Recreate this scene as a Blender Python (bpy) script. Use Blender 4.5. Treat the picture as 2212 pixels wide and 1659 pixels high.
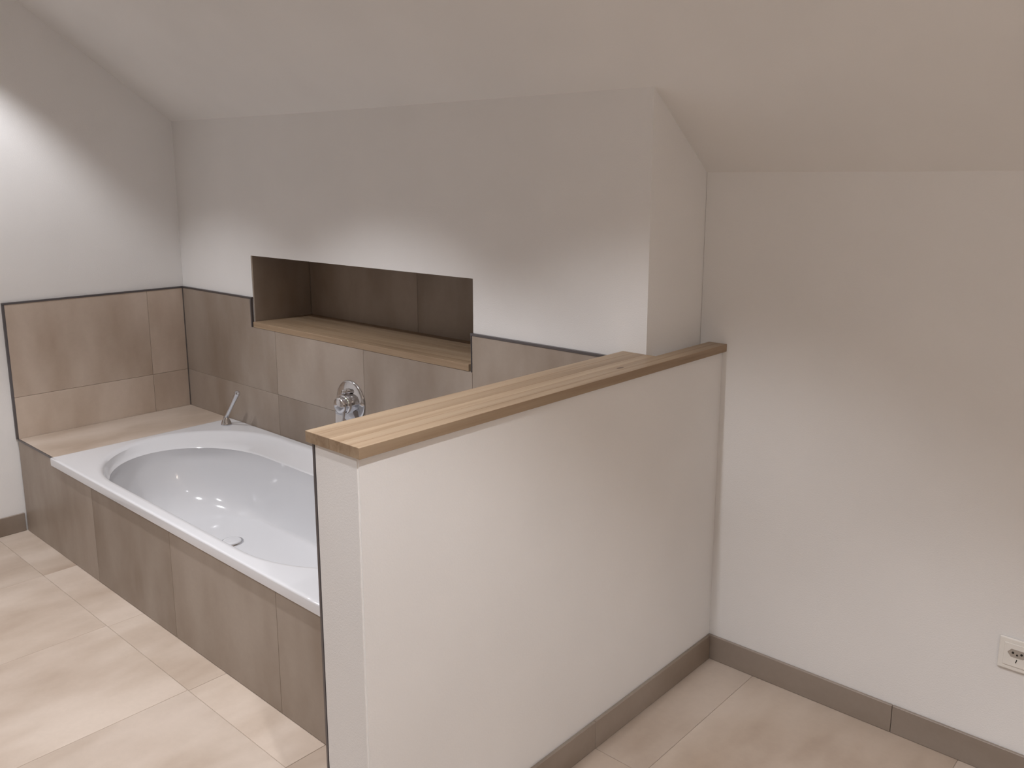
import bpy, bmesh, math, random
from mathutils import Vector, Matrix
random.seed(7)
S = bpy.context.scene
C = S.collection
for o in list(bpy.data.objects): bpy.data.objects.remove(o)

# ---------------------------------------------------------------- camera
cam_d = bpy.data.cameras.new('camera'); cam = bpy.data.objects.new('camera', cam_d); C.objects.link(cam)
RX = Vector((0.7354279, 0.6775990, -0.0023243)); RU = Vector((-0.1271800, 0.1414016, 0.9817489)); RB = Vector((0.6655607, -0.7217099, 0.1901677))
M = Matrix.Identity(4)
for i in range(3): M[i][0], M[i][1], M[i][2] = RX[i], RU[i], RB[i]
M.translation = (3.9368, -2.0036, 1.4933)
cam.matrix_world = M
cam_d.sensor_fit = 'HORIZONTAL'; cam_d.sensor_width = 36; cam_d.lens = 36*1866.95/2212
cam_d.shift_x = 20.58/2212; cam_d.shift_y = -79.1/2212; cam_d.clip_start = .02
S.camera = cam

# ---------------------------------------------------------------- world, exposure, lamps
S.view_settings.view_transform = 'Standard'; S.view_settings.look = 'None'
S.view_settings.gamma = 1; S.view_settings.use_curve_mapping = False
S.view_settings.exposure = 0.04
W = bpy.data.worlds.new('world'); S.world = W; W.use_nodes = True
W.node_tree.nodes['Background'].inputs[0].default_value = (.5, .5, .5, 1)
W.node_tree.nodes['Background'].inputs[1].default_value = .05
LAMP_POWER = 15.0            # watts of one recessed downlight
LAMP_COL = (.965, .965, 1.0)
LAMP_HALF = 47.0             # half cone angle, degrees
LAMPS = [(.43, -1.08), (1.53, -1.08), (2.71, -1.08), (3.78, -1.50), (4.85, -1.50), (1.0, -2.2), (2.45, -2.2), (4.0, -2.7)]  # the one nearest the right wall is added to brighten right-facing surfaces
LAMP_LEVEL = [.85, 1.15, .90, 1.35, .9, 1.1, .70, .8]    # dimming of each lamp
WARM_POWER = 46.0
WARM_AT = (4.70, -1.15, 1.95)

# ---------------------------------------------------------------- materials
def mat(name, col, rough=.5, metal=0, spec=.5, coat=0):
    m = bpy.data.materials.new(name); m.use_nodes = True
    b = m.node_tree.nodes['Principled BSDF']
    b.inputs['Base Color'].default_value = (*col, 1); b.inputs['Roughness'].default_value = rough
    b.inputs['Metallic'].default_value = metal; b.inputs['Specular IOR Level'].default_value = spec
    b.inputs['Coat Weight'].default_value = coat
    return m, m.node_tree.nodes, m.node_tree.links, b
def N(ns, t, **k):
    n = ns.new(t)
    for a, v in k.items(): setattr(n, a, v)
    return n
def noise(ns, ls, vec, scale, detail=3, rough=.5, sc=(1, 1, 1)):
    mp = N(ns, 'ShaderNodeMapping'); mp.inputs['Scale'].default_value = sc; ls.new(vec, mp.inputs['Vector'])
    n = N(ns, 'ShaderNodeTexNoise'); n.inputs['Scale'].default_value = scale; n.inputs['Detail'].default_value = detail
    n.inputs['Roughness'].default_value = rough; ls.new(mp.outputs[0], n.inputs['Vector'])
    return n.outputs['Fac']
def ramp(ns, ls, fac, stops):
    r = N(ns, 'ShaderNodeValToRGB'); e = r.color_ramp.elements
    while len(e) < len(stops): e.new(.5)
    for i, (p, c) in enumerate(stops): e[i].position = p; e[i].color = (*c, 1)
    ls.new(fac, r.inputs[0]); return r.outputs[0]
def bump(ns, ls, b, h, strength, dist):
    bp = N(ns, 'ShaderNodeBump'); bp.inputs['Strength'].default_value = strength; bp.inputs['Distance'].default_value = dist
    ls.new(h, bp.inputs['Height']); ls.new(bp.outputs[0], b.inputs['Normal'])

def plaster_mat(name, col, grain=.35):
    m, ns, ls, b = mat(name, col, .85, spec=.25)
    g = N(ns, 'ShaderNodeNewGeometry').outputs['Position']
    f1 = noise(ns, ls, g, 260, 3, .6); f2 = noise(ns, ls, g, 3.0, 2)
    c = ramp(ns, ls, f2, [(.3, tuple(x*.975 for x in col)), (.7, tuple(min(1, x*1.015) for x in col))])
    ls.new(c, b.inputs['Base Color'])
    bump(ns, ls, b, f1, grain, .0016)
    return m
PLASTER = plaster_mat('white_plaster', (.80, .79, .78))
CEIL = plaster_mat('ceiling_plaster', (.79, .775, .755), .2)

def tile_mat(name, axis, light_mul=1.0):
    """taupe concrete-look porcelain; axis = world axis along which the soft streaks run"""
    m, ns, ls, b = mat(name, (.45, .37, .31), .42, spec=.45)
    g = N(ns, 'ShaderNodeNewGeometry').outputs['Position']
    oi = N(ns, 'ShaderNodeObjectInfo')
    off = N(ns, 'ShaderNodeVectorMath', operation='MULTIPLY_ADD')
    cmb = N(ns, 'ShaderNodeCombineXYZ')
    for k in range(3): ls.new(oi.outputs['Random'], cmb.inputs[k])
    ls.new(cmb.outputs[0], off.inputs[0]); off.inputs[1].default_value = (37, 53, 71); ls.new(g, off.inputs[2])
    sc = [1, 1, 1]; sc[axis] = .42
    f = noise(ns, ls, off.outputs[0], 4.2, 3, .55, sc)
    c1 = ramp(ns, ls, f, [(.30, (.385, .300, .232)), (.46, (.465, .380, .308)), (.60, (.530, .445, .372)), (.78, (.565, .478, .405))])
    f2 = noise(ns, ls, off.outputs[0], 60, 4, .6)
    f3 = noise(ns, ls, off.outputs[0], 2.0, 1, .5)
    tone = ramp(ns, ls, f3, [(.3, (.96, .95, .95)), (.7, (1, 1, 1))])
    grain = ramp(ns, ls, f2, [(.3, (.955, .955, .955)), (.7, (1, 1, 1))])
    c1 = [c1]
    if light_mul != 1:
        light_mix = N(ns, 'ShaderNodeMix', data_type='RGBA', blend_type='MULTIPLY'); light_mix.inputs[0].default_value = 1
        ls.new(c1[0], light_mix.inputs[6]); light_mix.inputs[7].default_value = (light_mul, light_mul, light_mul, 1); c1 = [light_mix.outputs[2]]
    c1 = c1[0]
    mx = N(ns, 'ShaderNodeMix', data_type='RGBA', blend_type='MULTIPLY'); mx.inputs[0].default_value = 1
    ls.new(c1, mx.inputs[6]); ls.new(grain, mx.inputs[7])
    mx2 = N(ns, 'ShaderNodeMix', data_type='RGBA', blend_type='MULTIPLY'); mx2.inputs[0].default_value = 1
    ls.new(mx.outputs[2], mx2.inputs[6]); ls.new(tone, mx2.inputs[7])
    hs = N(ns, 'ShaderNodeHueSaturation'); ls.new(mx2.outputs[2], hs.inputs['Color'])
    mr = N(ns, 'ShaderNodeMapRange'); mr.inputs[3].default_value = .94; mr.inputs[4].default_value = 1.05
    ls.new(oi.outputs['Random'], mr.inputs[0]); ls.new(mr.outputs[0], hs.inputs['Value'])
    ls.new(hs.outputs[0], b.inputs['Base Color'])
    bump(ns, ls, b, f2, .08, .001)
    return m
TILE_V_SHADED = tile_mat('taupe_tile_wall_shaded', 2, .66); TILE_LEFT_LIT = tile_mat('taupe_tile_left_wall_lit', 2, 1.1); TILE_FLOOR = tile_mat('taupe_tile_floor', 1)  # same tile; wall shade and left-wall light are put into its colour
TILE_SK = tile_mat('taupe_tile_skirting_shaded', 0, .57); TILE_SKY_SHADED = tile_mat('taupe_tile_skirting_side_shaded', 1, .60)  # skirting copies of the tile, with shade painted into the colour
GROUT = mat('grout', (.44, .36, .30), .9)[0]
TRIM = mat('grey_metal_profile', (.16, .15, .155), .38, metal=.75)[0]
CHROME = mat('chrome', (.62, .62, .64), .07, metal=1)[0]
DARK = mat('dark_hole', (.015, .012, .01), .7)[0]
WHITE_PLASTIC = mat('white_plastic', (.78, .76, .72), .25, spec=.5)[0]
ENAMEL = mat('white_enamel', (.64, .64, .655), .10, spec=.5, coat=.4)[0]
BASE = mat('masonry_base', (.45, .42, .38), .9)[0]

def wood_mat(name, axis):
    m, ns, ls, b = mat(name, (.6, .43, .27), .42, spec=.4)
    g = N(ns, 'ShaderNodeNewGeometry').outputs['Position']
    oi = N(ns, 'ShaderNodeObjectInfo')
    cmb = N(ns, 'ShaderNodeCombineXYZ')
    for k in range(3): ls.new(oi.outputs['Random'], cmb.inputs[k])
    off = N(ns, 'ShaderNodeVectorMath', operation='MULTIPLY_ADD'); ls.new(cmb.outputs[0], off.inputs[0])
    off.inputs[1].default_value = (31, 47, 59); ls.new(g, off.inputs[2])
    sc = [1, 1, 1]; sc[axis] = .03
    f = noise(ns, ls, off.outputs[0], 55, 5, .6, sc)
    sc2 = [1, 1, 1]; sc2[axis] = .12
    f2 = noise(ns, ls, off.outputs[0], 9, 2, .5, sc2)
    c = ramp(ns, ls, f, [(.28, (.255, .175, .105)), (.5, (.345, .25, .165)), (.75, (.41, .315, .215))])
    c2 = ramp(ns, ls, f2, [(.3, (.86, .83, .80)), (.7, (1.0, 1.0, 1.0))])
    mx = N(ns, 'ShaderNodeMix', data_type='RGBA', blend_type='MULTIPLY'); mx.inputs[0].default_value = 1
    ls.new(c, mx.inputs[6]); ls.new(c2, mx.inputs[7])
    hs = N(ns, 'ShaderNodeHueSaturation'); ls.new(mx.outputs[2], hs.inputs['Color'])
    mr = N(ns, 'ShaderNodeMapRange'); mr.inputs[3].default_value = .95; mr.inputs[4].default_value = 1.05
    ls.new(oi.outputs['Random'], mr.inputs[0]); ls.new(mr.outputs[0], hs.inputs['Value'])
    ls.new(hs.outputs[0], b.inputs['Base Color'])
    bump(ns, ls, b, f, .08, .001)
    return m
OAK_Y = wood_mat('oak_along_y', 1); OAK_X = wood_mat('oak_along_x', 0)

# ---------------------------------------------------------------- helpers
def link(name, me, m, parent=None):
    o = bpy.data.objects.new(name, me); C.objects.link(o)
    if m: me.materials.append(m)
    if parent: o.parent = parent
    return o
def bm_box(bm, x0, x1, y0, y1, z0, z1):
    v = [bm.verts.new(p) for p in ((x0,y0,z0),(x1,y0,z0),(x1,y1,z0),(x0,y1,z0),(x0,y0,z1),(x1,y0,z1),(x1,y1,z1),(x0,y1,z1))]
    for f in ((3,2,1,0),(4,5,6,7),(0,1,5,4),(1,2,6,5),(2,3,7,6),(3,0,4,7)): bm.faces.new([v[i] for i in f])
def done(bm, name, m, parent=None, bevel=0, seg=1, smooth=False):
    if bevel: bmesh.ops.bevel(bm, geom=bm.edges[:], offset=bevel, segments=seg, affect='EDGES', profile=.5)
    bmesh.ops.recalc_face_normals(bm, faces=bm.faces[:])
    me = bpy.data.meshes.new(name); bm.to_mesh(me); bm.free()
    if smooth:
        for p in me.polygons: p.use_smooth = True
    return link(name, me, m, parent)
def box(name, m, x0, x1, y0, y1, z0, z1, parent=None, bevel=0, seg=1):
    """box whose origin is its own centre"""
    c = Vector(((x0+x1)/2, (y0+y1)/2, (z0+z1)/2)); h = Vector(((x1-x0)/2, (y1-y0)/2, (z1-z0)/2))
    bm = bmesh.new(); bm_box(bm, -h.x, h.x, -h.y, h.y, -h.z, h.z)
    o = done(bm, name, m, None, bevel, seg)
    if parent: o.parent = parent; o.location = c - parent.location
    else: o.location = c
    return o
def prism(name, m, pts, axis, a, b, parent=None, bevel=0):
    """polygon pts extruded along axis from a to b"""
    bm = bmesh.new()
    def P(q, t):
        q = list(q); q.insert(axis, t); return q
    A = [bm.verts.new(P(q, a)) for q in pts]; B = [bm.verts.new(P(q, b)) for q in pts]
    bm.faces.new(A); bm.faces.new(B[::-1])
    for i in range(len(pts)):
        j = (i+1) % len(pts); bm.faces.new((A[i], A[j], B[j], B[i]))
    return done(bm, name, m, parent, bevel)
def lathe(name, m, prof, parent=None, loc=(0,0,0), rot=None, seg=40, smooth=True):
    bm = bmesh.new(); rings = []
    for r, z in prof:
        if r < 1e-6: rings.append([bm.verts.new((0, 0, z))])
        else: rings.append([bm.verts.new((r*math.cos(2*math.pi*k/seg), r*math.sin(2*math.pi*k/seg), z)) for k in range(seg)])
    for A, B in zip(rings, rings[1:]):
        for k in range(seg):
            j = (k+1) % seg
            if len(A) == 1 and len(B) > 1: bm.faces.new((A[0], B[j], B[k]))
            elif len(B) == 1 and len(A) > 1: bm.faces.new((A[k], A[j], B[0]))
            elif len(A) > 1: bm.faces.new((A[k], A[j], B[j], B[k]))
    o = done(bm, name, m, parent, smooth=smooth)
    o.location = loc
    if rot is not None: o.rotation_euler = rot
    return o
def empty(name, loc=(0,0,0)):
    o = bpy.data.objects.new(name, None); o.empty_display_size = .05; o.location = loc; C.objects.link(o); return o
def thing(o, label, cat, group=None):
    o['label'] = label; o['category'] = cat
    if group: o['group'] = group
    return o
def struct(o): o['kind'] = 'structure'; return o

# ---------------------------------------------------------------- measures (metres)
YB = .2923                 # plaster face of the recessed back wall
XC = 2.633                 # right corner of the boxed-out wall over the bath
YA = -.798                 # face of the bath apron
ZL = .411                  # top of the tiled ledge beside the bath
ZT = .995                  # top of wall tiling
ZJ = .592                  # horizontal tile joint
NX0, NX1, NZ0, NZ1, ND = .620, 1.955, .868, 1.177, .292    # niche opening and depth
PX0, PX1, PY = 2.5735, 2.709, -1.066                        # half wall
BX0, BX1, BY, BZ, BT = 2.555, 2.7235, -1.073, 1.0155, .0225 # oak coping board
SK = .081
XE, YF, ZF = 5.3, -3.9, 2.45                               # far limits of the room, flat ceiling height
G = .0006                                                  # half a joint
T = .010                                                   # tile thickness

# ---------------------------------------------------------------- floor
floor = struct(box('floor', GROUT, -.1, XE+.1, YF-.1, .45, -.10, -.002))
def floor_tiles(xs, ys_for):
    for i in range(len(xs)-1):
        ys = ys_for(i)
        for j in range(len(ys)-1):
            box('tile', TILE_FLOOR, xs[i]+G, xs[i+1]-G, ys[j]+G, ys[j+1]-G, -.009, 0, floor, .0008)
# bath side: narrow cut strip along the apron, then the full tiles
floor_tiles([0, .53, 1.105, 1.662, 2.172, 2.60], lambda i: [-.922, -.789])
floor_tiles([0, .53, 1.095, 1.658, 2.172, 2.66], lambda i: [YF, -3.05, -1.99, -.922])
# other side of the half wall
floor_tiles([2.66, 2.866], lambda i: [YF, -3.45, -2.39, -1.35, -.318, YB])
floor_tiles([2.866, 3.445, 4.02, 4.60, XE], lambda i: [YF, -2.95, -1.90, -.85, YB] if i % 2 == 0 else [YF, -3.45, -2.39, -1.35, -.318, YB])

# ---------------------------------------------------------------- ceiling: roof slope bending into a flat part
def k_of(x): return .713 if x <= 0 else (.713+(.735-.713)*x/1.23 if x < 1.23 else min(.751, .735+.016*(x-1.23)/1.4))
def z0_of(x):
    st = [(-.1, 1.7661), (0, 1.7645), (1.23, 1.745), (2.63, 1.7335), (3.45, 1.7305), (5.5, 1.728)]
    for (a, za), (b, zb) in zip(st, st[1:]):
        if x <= b: return za+(zb-za)*(x-a)/(b-a)
    return st[-1][1]
bm = bmesh.new(); low = []; top = []
XS = [-.1+i*(XE+.2)/22 for i in range(23)]
for x in XS:
    k, z0 = k_of(x), z0_of(x)
    row = [(.45, z0-.751*.45), (0, z0), (-(ZF-z0)/k/2, z0+(ZF-z0)/2), (-(ZF-z0)/k, ZF), (YF-.1, ZF)]
    low.append([bm.verts.new((x, y, z)) for y, z in row]); top.append([bm.verts.new((x, y, z+.14)) for y, z in row])
n = 5
for i in range(len(XS)-1):
    for j in range(n-1):
        bm.faces.new((low[i][j], low[i+1][j], low[i+1][j+1], low[i][j+1]))
        bm.faces.new((top[i][j], top[i][j+1], top[i+1][j+1], top[i+1][j]))
    bm.faces.new((low[i][0], top[i][0], top[i+1][0], low[i+1][0])); bm.faces.new((low[i][n-1], low[i+1][n-1], top[i+1][n-1], top[i][n-1]))
for R, Q in ((low[0], top[0]), (low[-1], top[-1])):
    for j in range(n-1): bm.faces.new((R[j], R[j+1], Q[j+1], Q[j]))
struct(done(bm, 'ceiling', CEIL))

# ---------------------------------------------------------------- walls
def gable(name, x0, x1, x):
    """side wall under the slope"""
    k, z0 = k_of(x), z0_of(x); e = .02
    pts = [(YF-.1, -.05), (.45, -.05), (.45, z0-.751*.45+e), (0, z0+e), (-(ZF-z0)/k, ZF+e), (YF-.1, ZF+e)]
    return struct(prism(name, PLASTER, pts, 0, x0, x1))
wall_left = gable('wall_left', -.12, 0, 0)
wall_right = gable('wall_right', XE, XE+.12, XE)
struct(box('wall_front', PLASTER, 0, XE, YF-.12, YF, -.05, ZF+.02))
wall_back = struct(prism('wall_back', PLASTER, [(YB, -.05), (.45, -.05), (.45, 1.41), (YB, 1.53)], 0, XC+.001, XE))

# boxed-out wall over the bath, with the niche cut into it
bm = bmesh.new()
e = .003
ET = .0085
bm_box(bm, 0, NX0-e, 0, .45, -.05, NZ1+ET)
bm_box(bm, NX1+e, XC, 0, .45, -.05, NZ1+ET)
bm_box(bm, NX0-e, NX1+e, 0, .007, NZ1, NZ1+ET)
bm_box(bm, NX0-e, NX1+e, 0, .45, -.05, NZ0-.004)
bm_box(bm, NX0-e, NX1+e, ND+.008, .45, NZ0-.004, NZ1+ET)
xs = [0, 1.23, XC]
A = [[bm.verts.new((x, y, z)) for y, z in ((0, NZ1+ET), (.45, NZ1+ET), (.45, z0_of(x)-.751*.45+.004), (0, z0_of(x)+.003))] for x in xs]
for P_, Q_ in zip(A, A[1:]):
    for j in range(4): bm.faces.new((P_[j], P_[(j+1) % 4], Q_[(j+1) % 4], Q_[j]))
bm.faces.new(A[0]); bm.faces.new(A[-1][::-1])
wall_niche = struct(done(bm, 'wall_niche', PLASTER))

# tiling on the boxed-out wall (pieces around the niche cut to shape)
V = 0.0
def wt(x0, x1, z0, z1): return box('tile', TILE_V_SHADED, x0+G, x1-G, -T, -.0005, z0+G, z1-G, wall_niche, .0007)
cut_x0, cut_x1, cut_z = NX0-.012, NX1+.006, NZ0-.002
rows_low = [(T, .79), (.79, 1.383), (1.383, 1.965), (1.965, 2.572)]
for a, b in rows_low: wt(a, b, ZL-.01, ZJ)
def cut_tile(pts):
    bm = bmesh.new(); cx = sum(p[0] for p in pts)/len(pts); cz = sum(p[1] for p in pts)/len(pts)
    A = [bm.verts.new((x-cx, -(T-.0005)/2, z-cz)) for x, z in pts]; B = [bm.verts.new((x-cx, (T-.0005)/2, z-cz)) for x, z in pts]
    bm.faces.new(A); bm.faces.new(B[::-1])
    for i in range(len(pts)):
        j = (i+1) % len(pts); bm.faces.new((A[i], B[i], B[j], A[j]))
    o = done(bm, 'tile', TILE_V_SHADED, wall_niche); o.location = (cx, -(T+.0005)/2, cz)
ZTT = ZT-.006
cut_tile([(T+G, ZJ+G), (.79-G, ZJ+G), (.79-G, cut_z), (cut_x0, cut_z), (cut_x0, ZTT), (T+G, ZTT)])
wt(.79, 1.383, ZJ, cut_z+G)
wt(1.383, 1.965-.004, ZJ, cut_z+G)
wt(1.965-.004, 2.572, ZJ, ZTT+G)
# metal edge profiles of the tiling
def trim(parent, *a): return box('edge_profile', TRIM, *a, parent, .0006)
trim(wall_niche, T, cut_x0+.0105, -T-.0015, -.0003, ZTT, ZTT+.008)
trim(wall_niche, cut_x0, cut_x0+.0085, -T-.0015, -.0003, cut_z, ZTT)
trim(wall_niche, NX1-.001, 2.572, -T-.0015, -.0003, ZTT, ZTT+.008)
trim(wall_niche, NX1+.001, NX1+.005, -T-.0015, -.0003, cut_z-.001, ZTT)
# tiles lining the niche
def nt(*a): return box('tile', TILE_V_SHADED, *a, wall_niche, .0006)
nt(NX0-.0025, NX0+.006, .001, ND, NZ0+.0005, NZ1)
nt(NX1-.006, NX1+.0025, .012, ND, NZ0+.0005, NZ1)
nt(NX0+.007, 1.357-G, ND, ND+.0075, NZ0+.0005, NZ1)
nt(1.357+G, NX1-.007, ND, ND+.0075, NZ0+.0005, NZ1)
nt(NX0+.007, 1.357-G, .0075, ND+.007, NZ1+.0003, NZ1+.008)
nt(1.357+G, NX1-.007, .0075, ND+.007, NZ1+.0003, NZ1+.008)

# tiling on the left wall
def lt(y0, y1, z0, z1): return box('tile', TILE_LEFT_LIT, .0005, T, y0+G, y1-G, z0+G, z1-G, wall_left, .0007)
for a, b in ((YA+.004, -.187), (-.187, -T)):
    lt(a, b, ZL-.01, ZJ); lt(a, b, ZJ, ZTT+G)
trim(wall_left, .0003, T+.0015, YA-.005, -T-.001, ZTT, ZTT+.008)
trim(wall_left, .0003, T+.0015, YA-.005, YA+.004, ZL+.001, ZTT)
# dark silicone bead in the tiled corner
box('corner_joint', GROUT if False else mat('silicone', (.10, .085, .078), .6)[0], T-.0005, T+.004, -T-.004, -T+.0005, ZL, ZTT, wall_left, .001)

# ---------------------------------------------------------------- half wall
bm = bmesh.new(); bm_box(bm, PX0, PX1, PY, -.0005, -.05, BZ-BT-.0004)
bmesh.ops.bevel(bm, geom=[ed for ed in bm.edges if abs(ed.verts[0].co.z-ed.verts[1].co.z) > .5 and ed.verts[0].co.y < -.5], offset=.003, segments=3, affect='EDGES')
bm_box(bm, XC+.0005, PX1, -.0005, YB-.0005, -.05, BZ-BT-.0004)
half = struct(done(bm, 'wall_partition', PLASTER))
def ht(y0, y1, z0, z1): return box('tile', TILE_V_SHADED, PX0-.0050, PX0-.0005, y0+G, y1-G, z0+G, z1-G, half, .0007)
for a, b in ((PY+.008, -.60), (-.60, -T)):
    ht(a, b, ZJ, BZ-BT-.0015)
    ht(max(a, YA) if a > YA else a, b, 0 if a < YA else ZL, ZJ)
trim(half, PX0-.0056, PX0+.0002, PY-.001, PY+.008, 0, BZ-BT-.001)

# ---------------------------------------------------------------- skirting tiles
def skirting(name, segs, m, horiz, fixed, sign):
    """segs = joint positions along the wall; sign = direction the skirting faces"""
    p = empty(name); struct(p)
    for a, b in zip(segs, segs[1:]):
        if horiz: lo, hi = sorted((fixed, fixed+sign*.0095)); box('tile', m, a+G, b-G, lo, hi, .0005, SK, p, .0012)
        else: lo, hi = sorted((fixed, fixed+sign*.0095)); box('tile', m, lo, hi, a+G, b-G, .0005, SK, p, .0012)
    return p
skirting('baseboard_left', [YF, -3.2, -2.0, YA-.005], TILE_SKY_SHADED, False, .0005, 1)
skirting('baseboard_partition', [PY, -.32, YB-.0105], TILE_SKY_SHADED, False, PX1+.0005, 1)
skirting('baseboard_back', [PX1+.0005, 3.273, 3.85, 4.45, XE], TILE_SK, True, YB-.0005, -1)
skirting('baseboard_right', [YF, -2.9, -1.8, -.7, YB-.0105], TILE_SKY_SHADED, False, XE-.0005, -1)
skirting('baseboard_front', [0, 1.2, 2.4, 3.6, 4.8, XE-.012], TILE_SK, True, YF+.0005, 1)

# ---------------------------------------------------------------- bath surround (apron and ledges)
sur = thing(empty('bath_surround', (1.29, -.4, 0)), 'low surround of taupe stone-look tiles enclosing the white bathtub', 'bath surround')
TX0, TX1, TY0, TY1, ZR = .385, 2.187, -.805, -T-.001, .4145
bm = bmesh.new()
bm_box(bm, T+.003, PX0-.0065, YA+T, YA+T+.010, 0, .3775)
bm_box(bm, T+.003, .38, YA+T+.010, -T-.002, 0, ZL-.0105)
bm_box(bm, 2.192, PX0-.0065, YA+T+.010, -T-.002, 0, ZL-.0105)
for v in bm.verts: v.co -= sur.location
done(bm, 'base', BASE, sur)
ap = [T+.003, .745, 1.349, 1.9665, PX0-.006]
for i, (a, b) in enumerate(zip(ap, ap[1:])):
    if i == 0:
        # first tile is notched: full height beside the tub, lower under its rim
        bm = bmesh.new(); pts = [(a+G, .0015), (b-G, .0015), (b-G, .378), (TX0-.001, .378), (TX0-.001, ZL-.006), (a+G, ZL-.006)]
        A = [bm.verts.new((x-1.29, YA+.4, z)) for x, z in pts]; B = [bm.verts.new((x-1.29, YA+T-.0005+.4, z)) for x, z in pts]
        bm.faces.new(A); bm.faces.new(B[::-1])
        for q in range(6): bm.faces.new((A[q], B[q], B[(q+1) % 6], A[(q+1) % 6]))
        done(bm, 'tile', TILE_V_SHADED, sur)
    else: box('tile', TILE_V_SHADED, a+G, b-G, YA, YA+T-.0005, .0015, .378, sur, .0007)
box('edge_profile', TRIM, T+.002, TX0-.001, YA-.0012, YA+.006, ZL-.0055, ZL+.0008, sur, .0005)
box('tile', TILE_FLOOR, T+.002, TX0-.002, YA+.0065, -T-.001, ZL-.010, ZL, sur, .0007)
box('tile', TILE_FLOOR, TX1+.002, PX0-.0065, YA+.001, -T-.001, ZL-.010, ZL, sur, .0007)

# ---------------------------------------------------------------- bathtub
tub = thing(empty('bathtub', (1.286, -.405, ZR)), 'glossy white built-in bathtub with an oval basin set in the tiled surround', 'bathtub')
NA, NS = 36, 16
def stad(x1, x2, yc, a, b, n=2.0):
    """closed contour: straight sides between x1 and x2, rounded ends; same point count for every call"""
    pts = []
    def end(cx, s, t0):
        for i in range(NA+1):
            t = t0+math.pi*i/NA; c, d = math.cos(t), math.sin(t)
            pts.append((cx+a*math.copysign(abs(c)**(2/n), c), yc+b*math.copysign(abs(d)**(2/n), d)))
    end(x2, 1, -math.pi/2)
    for i in range(1, NS): pts.append((x2+(x1-x2)*i/NS, yc+b))
    end(x1, -1, math.pi/2)
    for i in range(1, NS): pts.append((x1+(x2-x1)*i/NS, yc-b))
    return pts
def rect_ring(x0, x1, y0, y1, ref):
    """project the reference contour onto a rectangle, snapping a point to each corner"""
    cx, cy = (x0+x1)/2, (y0+y1)/2; hx, hy = (x1-x0)/2, (y1-y0)/2; out = []
    for x, y in ref:
        dx, dy = x-cx, y-cy; s = min(hx/abs(dx) if dx else 1e9, hy/abs(dy) if dy else 1e9); out.append([cx+dx*s, cy+dy*s])
    for sx in (-1, 1):
        for sy in (-1, 1):
            c = (cx+sx*hx, cy+sy*hy); i = min(range(len(out)), key=lambda q: (out[q][0]-c[0])**2+(out[q][1]-c[1])**2); out[i] = list(c)
    return [tuple(q) for q in out]
outer = stad(.845, 1.727, -.4045, .420, .3585)
R_ = []
def ring(pts, z): R_.append([(x, y, z) for x, y in pts])
ref = stad(.845, 1.727, -.405, .42, .36)
ring(rect_ring(TX0+.012, TX1-.012, TY0+.012, TY1-.012, ref), .384)
ring(rect_ring(TX0+.012, TX1-.012, TY0+.012, TY1-.012, ref), .380)
ring(rect_ring(TX0+.002, TX1-.002, TY0+.002, TY1-.002, ref), .380)
ring(rect_ring(TX0, TX1, TY0, TY1, ref), .382)
ring(rect_ring(TX0, TX1, TY0, TY1, ref), ZR-.006)
for t in (30, 60, 90):
    d = .006*(1-math.cos(math.radians(t))); h = .006*math.sin(math.radians(t))
    ring(rect_ring(TX0+d, TX1-d, TY0+d, TY1-d, ref), ZR-.006+h)
ring(rect_ring(TX0+.012, TX1-.012, TY0+.012, TY1-.012, ref), ZR)
ring(stad(.845, 1.727, -.4045, .432, .3685), ZR)
ring(outer, ZR-.0004)
ring(stad(.847, 1.725, -.4047, .412, .3525), ZR-.004)
ring(stad(.850, 1.722, -.4060, .402, .3470), ZR-.0095)
# sloping armrest band: wide towards the wall, narrow at the front
LB = .038
ring(stad(.870, 1.702, -.432, .404, .3200), ZR-LB*.78)
inner = dict(x1=.895, x2=1.680, yc=-.4530, a=.405, b=.2990)
ring(stad(**inner), ZR-LB)
ring(stad(.897, 1.678, -.4530, .401, .2950), ZR-LB-.005)
zb = .105
bot = dict(x1=.98, x2=1.62, yc=-.41, a=.265, b=.215)
def mix(t, z, n=2.15):
    g = {q: inner[q]+(bot[q]-inner[q])*t for q in inner}; ring(stad(**g, n=n), z)
H = ZR-LB-.005-zb
for dz, t in ((.10, .03), (.22, .07), (.36, .125), (.50, .19), (.63, .27), (.74, .37), (.83, .49), (.90, .63), (.955, .79), (.985, .91), (1.0, 1.03)):
    mix(t, ZR-LB-.005-H*dz)
mix(1.25, zb-.0015)
g = dict(x1=1.15, x2=1.45, yc=-.405, a=.10, b=.08); ring(stad(**g), zb-.003)
bm = bmesh.new()
off = tub.location
rows = [[bm.verts.new((x-off.x, y-off.y, z-off.z)) for x, y, z in r] for r in R_]
L = len(rows[0])
for a, b in zip(rows, rows[1:]):
    for i in range(L):
        j = (i+1) % L; bm.faces.new((a[i], a[j], b[j], b[i]))
bm.faces.new(rows[-1])
bmesh.ops.remove_doubles(bm, verts=bm.verts[:], dist=1e-6)
bmesh.ops.recalc_face_normals(bm, faces=bm.faces[:])
for ed in bm.edges:
    if len(ed.link_faces) == 2 and ed.calc_face_angle(0) > math.radians(38): ed.smooth = False
body = done(bm, 'body', ENAMEL, tub, smooth=True)
# drain: enamelled round cap with a chrome ring in the floor of the basin
dl = Vector((1.00, -.385, zb))-off
lathe('drain_cap', ENAMEL, [(0, .0085), (.026, .0082), (.034, .0065), (.037, .003), (.037, -.004)], tub, dl)
lathe('drain_ring', CHROME, [(.0385, -.004), (.0385, .002), (.041, .003), (.044, .001), (.0445, -.004)], tub, dl)

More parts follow.
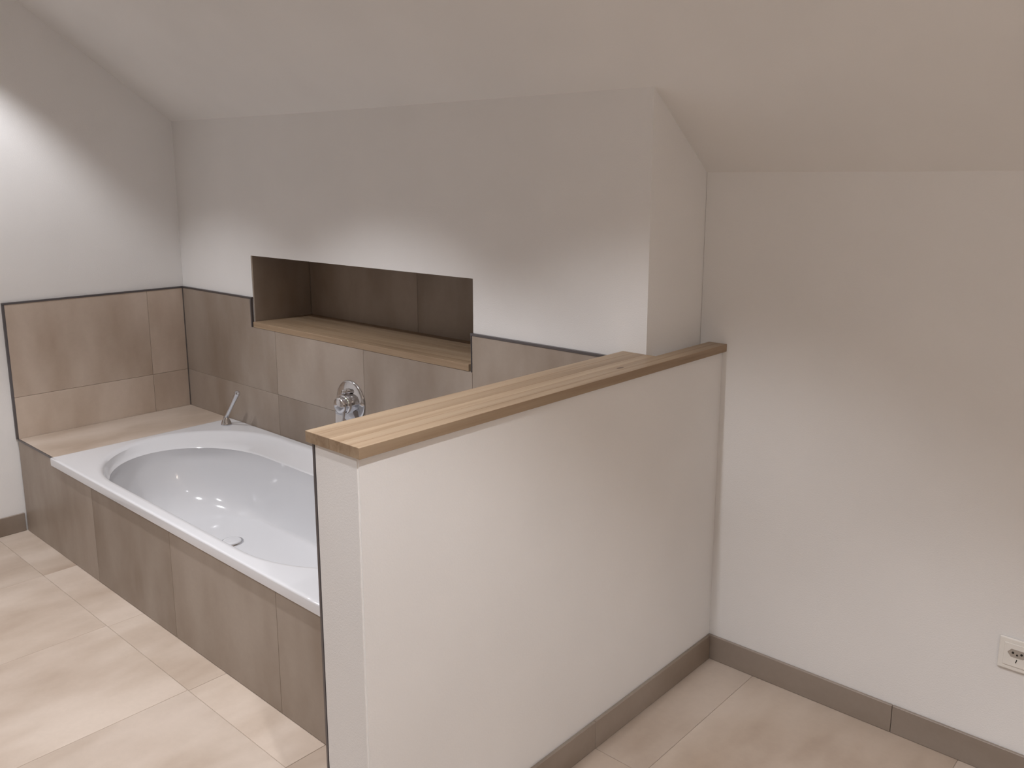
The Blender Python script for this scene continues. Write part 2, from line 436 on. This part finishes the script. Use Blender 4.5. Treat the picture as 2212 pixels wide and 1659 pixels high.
# ---------------------------------------------------------------- hand shower on the tub rim
hs = thing(empty('hand_shower', (.476, -.086, ZR)), 'slim chrome hand shower leaning in its holder on the tub corner', 'hand shower')
lathe('holder', CHROME, [(0, .0005), (.0235, .0005), (.0235, .004), (.021, .012), (.0165, .022), (.0125, .030), (.0115, .036), (.009, .040), (0, .041)], hs, (0, 0, 0))
axis = Vector((.117, .0, .138)).normalized()
q = axis.to_track_quat('Z', 'Y').to_euler()
lathe('handle', CHROME, [(0, -.012), (.0075, -.012), (.0082, .0), (.0085, .03), (.0090, .08), (.0104, .12), (.0120, .155), (.0124, .162), (.0118, .166), (.010, .167), (0, .1675)], hs, (.006, 0, .040), q, 24)

# ---------------------------------------------------------------- mixer on the boxed-out wall
mx_ = thing(empty('bath_mixer', (1.300, -T-.0005, .650)), 'round chrome single-lever bath mixer on the tiled wall above the tub', 'mixer tap')
FR = (math.radians(90), 0, 0)    # lathe axis towards the room (-y)
lathe('escutcheon', CHROME, [(0, 0), (.0855, 0), (.0855, .004), (.083, .0075), (.076, .0095), (.05, .0125), (.03, .0135), (0, .0135)], mx_, (0, 0, 0), FR, 64)
lathe('sleeve', CHROME, [(.039, .010), (.039, .036), (.0375, .041), (.034, .043), (0, .0435)], mx_, (0, 0, -.004), FR, 40)
dv = lathe('diverter_knob', CHROME, [(.0125, .010), (.0125, .017), (.0105, .019), (.0105, .036), (.0095, .0395), (0, .040)], mx_, (0, 0, .044), FR, 28)
hd = lathe('lever_hub', CHROME, [(0, .040), (.030, .040), (.033, .045), (.033, .056), (.030, .062), (.022, .066), (0, .0675)], mx_, (0, 0, -.004), FR, 40)
bm = bmesh.new()
sec = [(0.0, .052, .014, -.006), (.03, .048, .012, -.004), (.065, .040, .010, .002), (.095, .034, .008, .009), (.102, .030, .006, .011)]
prev = None
for s, w, t, o_ in sec:
    r = [bm.verts.new((sx*w/2, -.058-o_+sy*t/2, -.012-s)) for sx, sy in ((-1, -1), (1, -1), (1, 1), (-1, 1))]
    if prev:
        for i in range(4): bm.faces.new((prev[i], prev[(i+1) % 4], r[(i+1) % 4], r[i]))
    else: bm.faces.new(r)
    prev = r
bm.faces.new(prev[::-1])
done(bm, 'lever', CHROME, mx_, .0022, 3)

# ---------------------------------------------------------------- oak boards made of glued staves
coping = thing(empty('coping_board', ((BX0+BX1)/2, (BY)/2, BZ)), 'long oak coping board lying on top of the white half wall', 'wooden board')
def local_box(name, m, x0, x1, y0, y1, z0, z1, parent, bevel=.0006, seg=1): return box(name, m, x0, x1, y0, y1, z0, z1, parent, bevel, seg)
edges = [BX0, BX0+.039, XC-.001, XC+.031, XC+.062, BX1]
for i, (a, b) in enumerate(zip(edges, edges[1:])):
    y1 = -.001 if b <= XC else YB-.001
    if a < XC < b: y1 = -.001
    local_box('stave', OAK_Y, a+.00012, b-.00012, BY, y1, BZ-BT, BZ, coping)
lathe('knot', mat('dark_knot', (.13, .08, .05), .5)[0], [(0, .0004), (.7, .0004), (1, .0001)], coping, (2.680-coping.location.x, -.192-coping.location.y, 0), None, 20, False).scale = (.006, .014, 1)
shelf = thing(empty('niche_shelf', ((NX0+NX1)/2, .14, NZ0)), 'oak shelf board lying on the floor of the dark tiled wall niche', 'shelf')
st = 7; y0s, y1s = -T-.0015, ND-.001
for i in range(st):
    a = y0s+(y1s-y0s)*i/st; b = y0s+(y1s-y0s)*(i+1)/st
    local_box('stave', OAK_X, NX0+(.0065 if a > -.001 or i > 0 else .0065), NX1-.0095, a+.00012, b-.00012, NZ0-.0012, NZ0+.0225, shelf)

# ---------------------------------------------------------------- wall socket
so = thing(empty('wall_socket', (3.549, YB, .338)), 'square white wall socket low on the back wall above the skirting', 'socket')
box('cover_frame', WHITE_PLASTIC, 3.5075, 3.5905, YB-.0075, YB-.0003, .2965, .3795, so, .0028, 3)
box('insert', WHITE_PLASTIC, 3.5195, 3.5785, YB-.0095, YB-.0070, .3085, .3675, so, .001, 2)
bm = bmesh.new()
hexa = [(-.0215, 0), (-.0135, .0105), (.0135, .0105), (.0215, 0), (.0135, -.0105), (-.0135, -.0105)]
o1 = [bm.verts.new((x, -.0096, z+.006)) for x, z in hexa]; i1 = [bm.verts.new((x*.93, -.0096, z*.88+.006)) for x, z in hexa]
rim = [bm.verts.new((x*.965, -.0106, z*.94+.006)) for x, z in hexa]
for i in range(6):
    j = (i+1) % 6
    bm.faces.new((o1[i], o1[j], rim[j], rim[i])); bm.faces.new((rim[i], rim[j], i1[j], i1[i]))
bm.faces.new(i1)
done(bm, 'plug_recess', mat('socket_recess_plastic', (.40, .36, .32), .4)[0], so)
def hole(x, z, r): return lathe('contact_hole', DARK, [(0, .0), (r, .0), (r, .0012), (0, .0012)], so, (x, -.0097, z), FR, 16, False)
hole(-.0093, .0075, .0027); hole(.0093, .0075, .0027); hole(0, .0035, .0022)
bm = bmesh.new(); bm_box(bm, -.0010, .0010, -.0103, -.0094, -.0045, .0045)
sl = done(bm, 'slot', DARK, so); sl.location = (-.0005, 0, -.0135); sl.rotation_euler = (0, math.radians(12), 0)

# ---------------------------------------------------------------- lamps (above the frame)
EMIT = bpy.data.materials.new('lamp_lens'); EMIT.use_nodes = True
eb = EMIT.node_tree.nodes['Principled BSDF']; eb.inputs['Base Color'].default_value = (.8, .8, .8, 1)
eb.inputs['Emission Color'].default_value = (*LAMP_COL, 1); eb.inputs['Emission Strength'].default_value = 6
names = ['above the left end of the bathtub', 'above the middle of the bathtub', 'above the tub side of the half wall', 'above the floor right of the half wall', 'added as unseen fill at the right end of the room',
         'over the open floor far left of the tub', 'over the open floor in front of the tub', 'over the open floor at the far right, away from the slope']
for (x, y), nm, lev in zip(LAMPS, names, LAMP_LEVEL):
    d = thing(empty('recessed_downlight', (x, y, ZF)), 'round recessed ceiling downlight '+nm, 'downlight', 'recessed ceiling downlights')
    lathe('ring', TRIM if False else CHROME, [(.030, 0), (.030, -.003), (.040, -.003), (.043, 0)], d, (0, 0, 0), None, 32)
    lathe('lens', EMIT, [(0, -.0012), (.030, -.0012), (.030, 0)], d, (0, 0, 0), None, 24)
    l = bpy.data.lights.new('lamp', 'SPOT'); l.energy = LAMP_POWER*4*lev; l.color = LAMP_COL; l.spot_size = math.radians(2*LAMP_HALF)
    l.spot_blend = .4; l.shadow_soft_size = .022
    lo = bpy.data.objects.new('lamp', l); C.objects.link(lo); lo.parent = d; lo.location = (0, 0, -.03)
pd = thing(empty('pendant_lamp', (WARM_AT[0], WARM_AT[1], WARM_AT[2])), 'warm glass globe pendant lamp hanging at the right end of the room', 'lamp')
GL = bpy.data.materials.new('warm_globe'); GL.use_nodes = True
gb = GL.node_tree.nodes['Principled BSDF']; gb.inputs['Base Color'].default_value = (.9, .8, .7, 1)
gb.inputs['Emission Color'].default_value = (1, .55, .25, 1); gb.inputs['Emission Strength'].default_value = 8
lathe('globe', GL, [(0, -.06)]+[(.06*math.sin(math.radians(t)), -.06*math.cos(math.radians(t))) for t in range(15, 180, 15)]+[(0, .06)], pd, (0, 0, 0), None, 24)
lathe('cord', DARK, [(.003, .06), (.003, z0_of(WARM_AT[0])+k_of(9)*(-WARM_AT[1])-WARM_AT[2])], pd, (0, 0, 0), None, 8)
l = bpy.data.lights.new('warm_lamp', 'POINT'); l.energy = WARM_POWER; l.color = (1, .84, .70); l.shadow_soft_size = .065
lo = bpy.data.objects.new('warm_lamp', l); C.objects.link(lo); lo.parent = pd
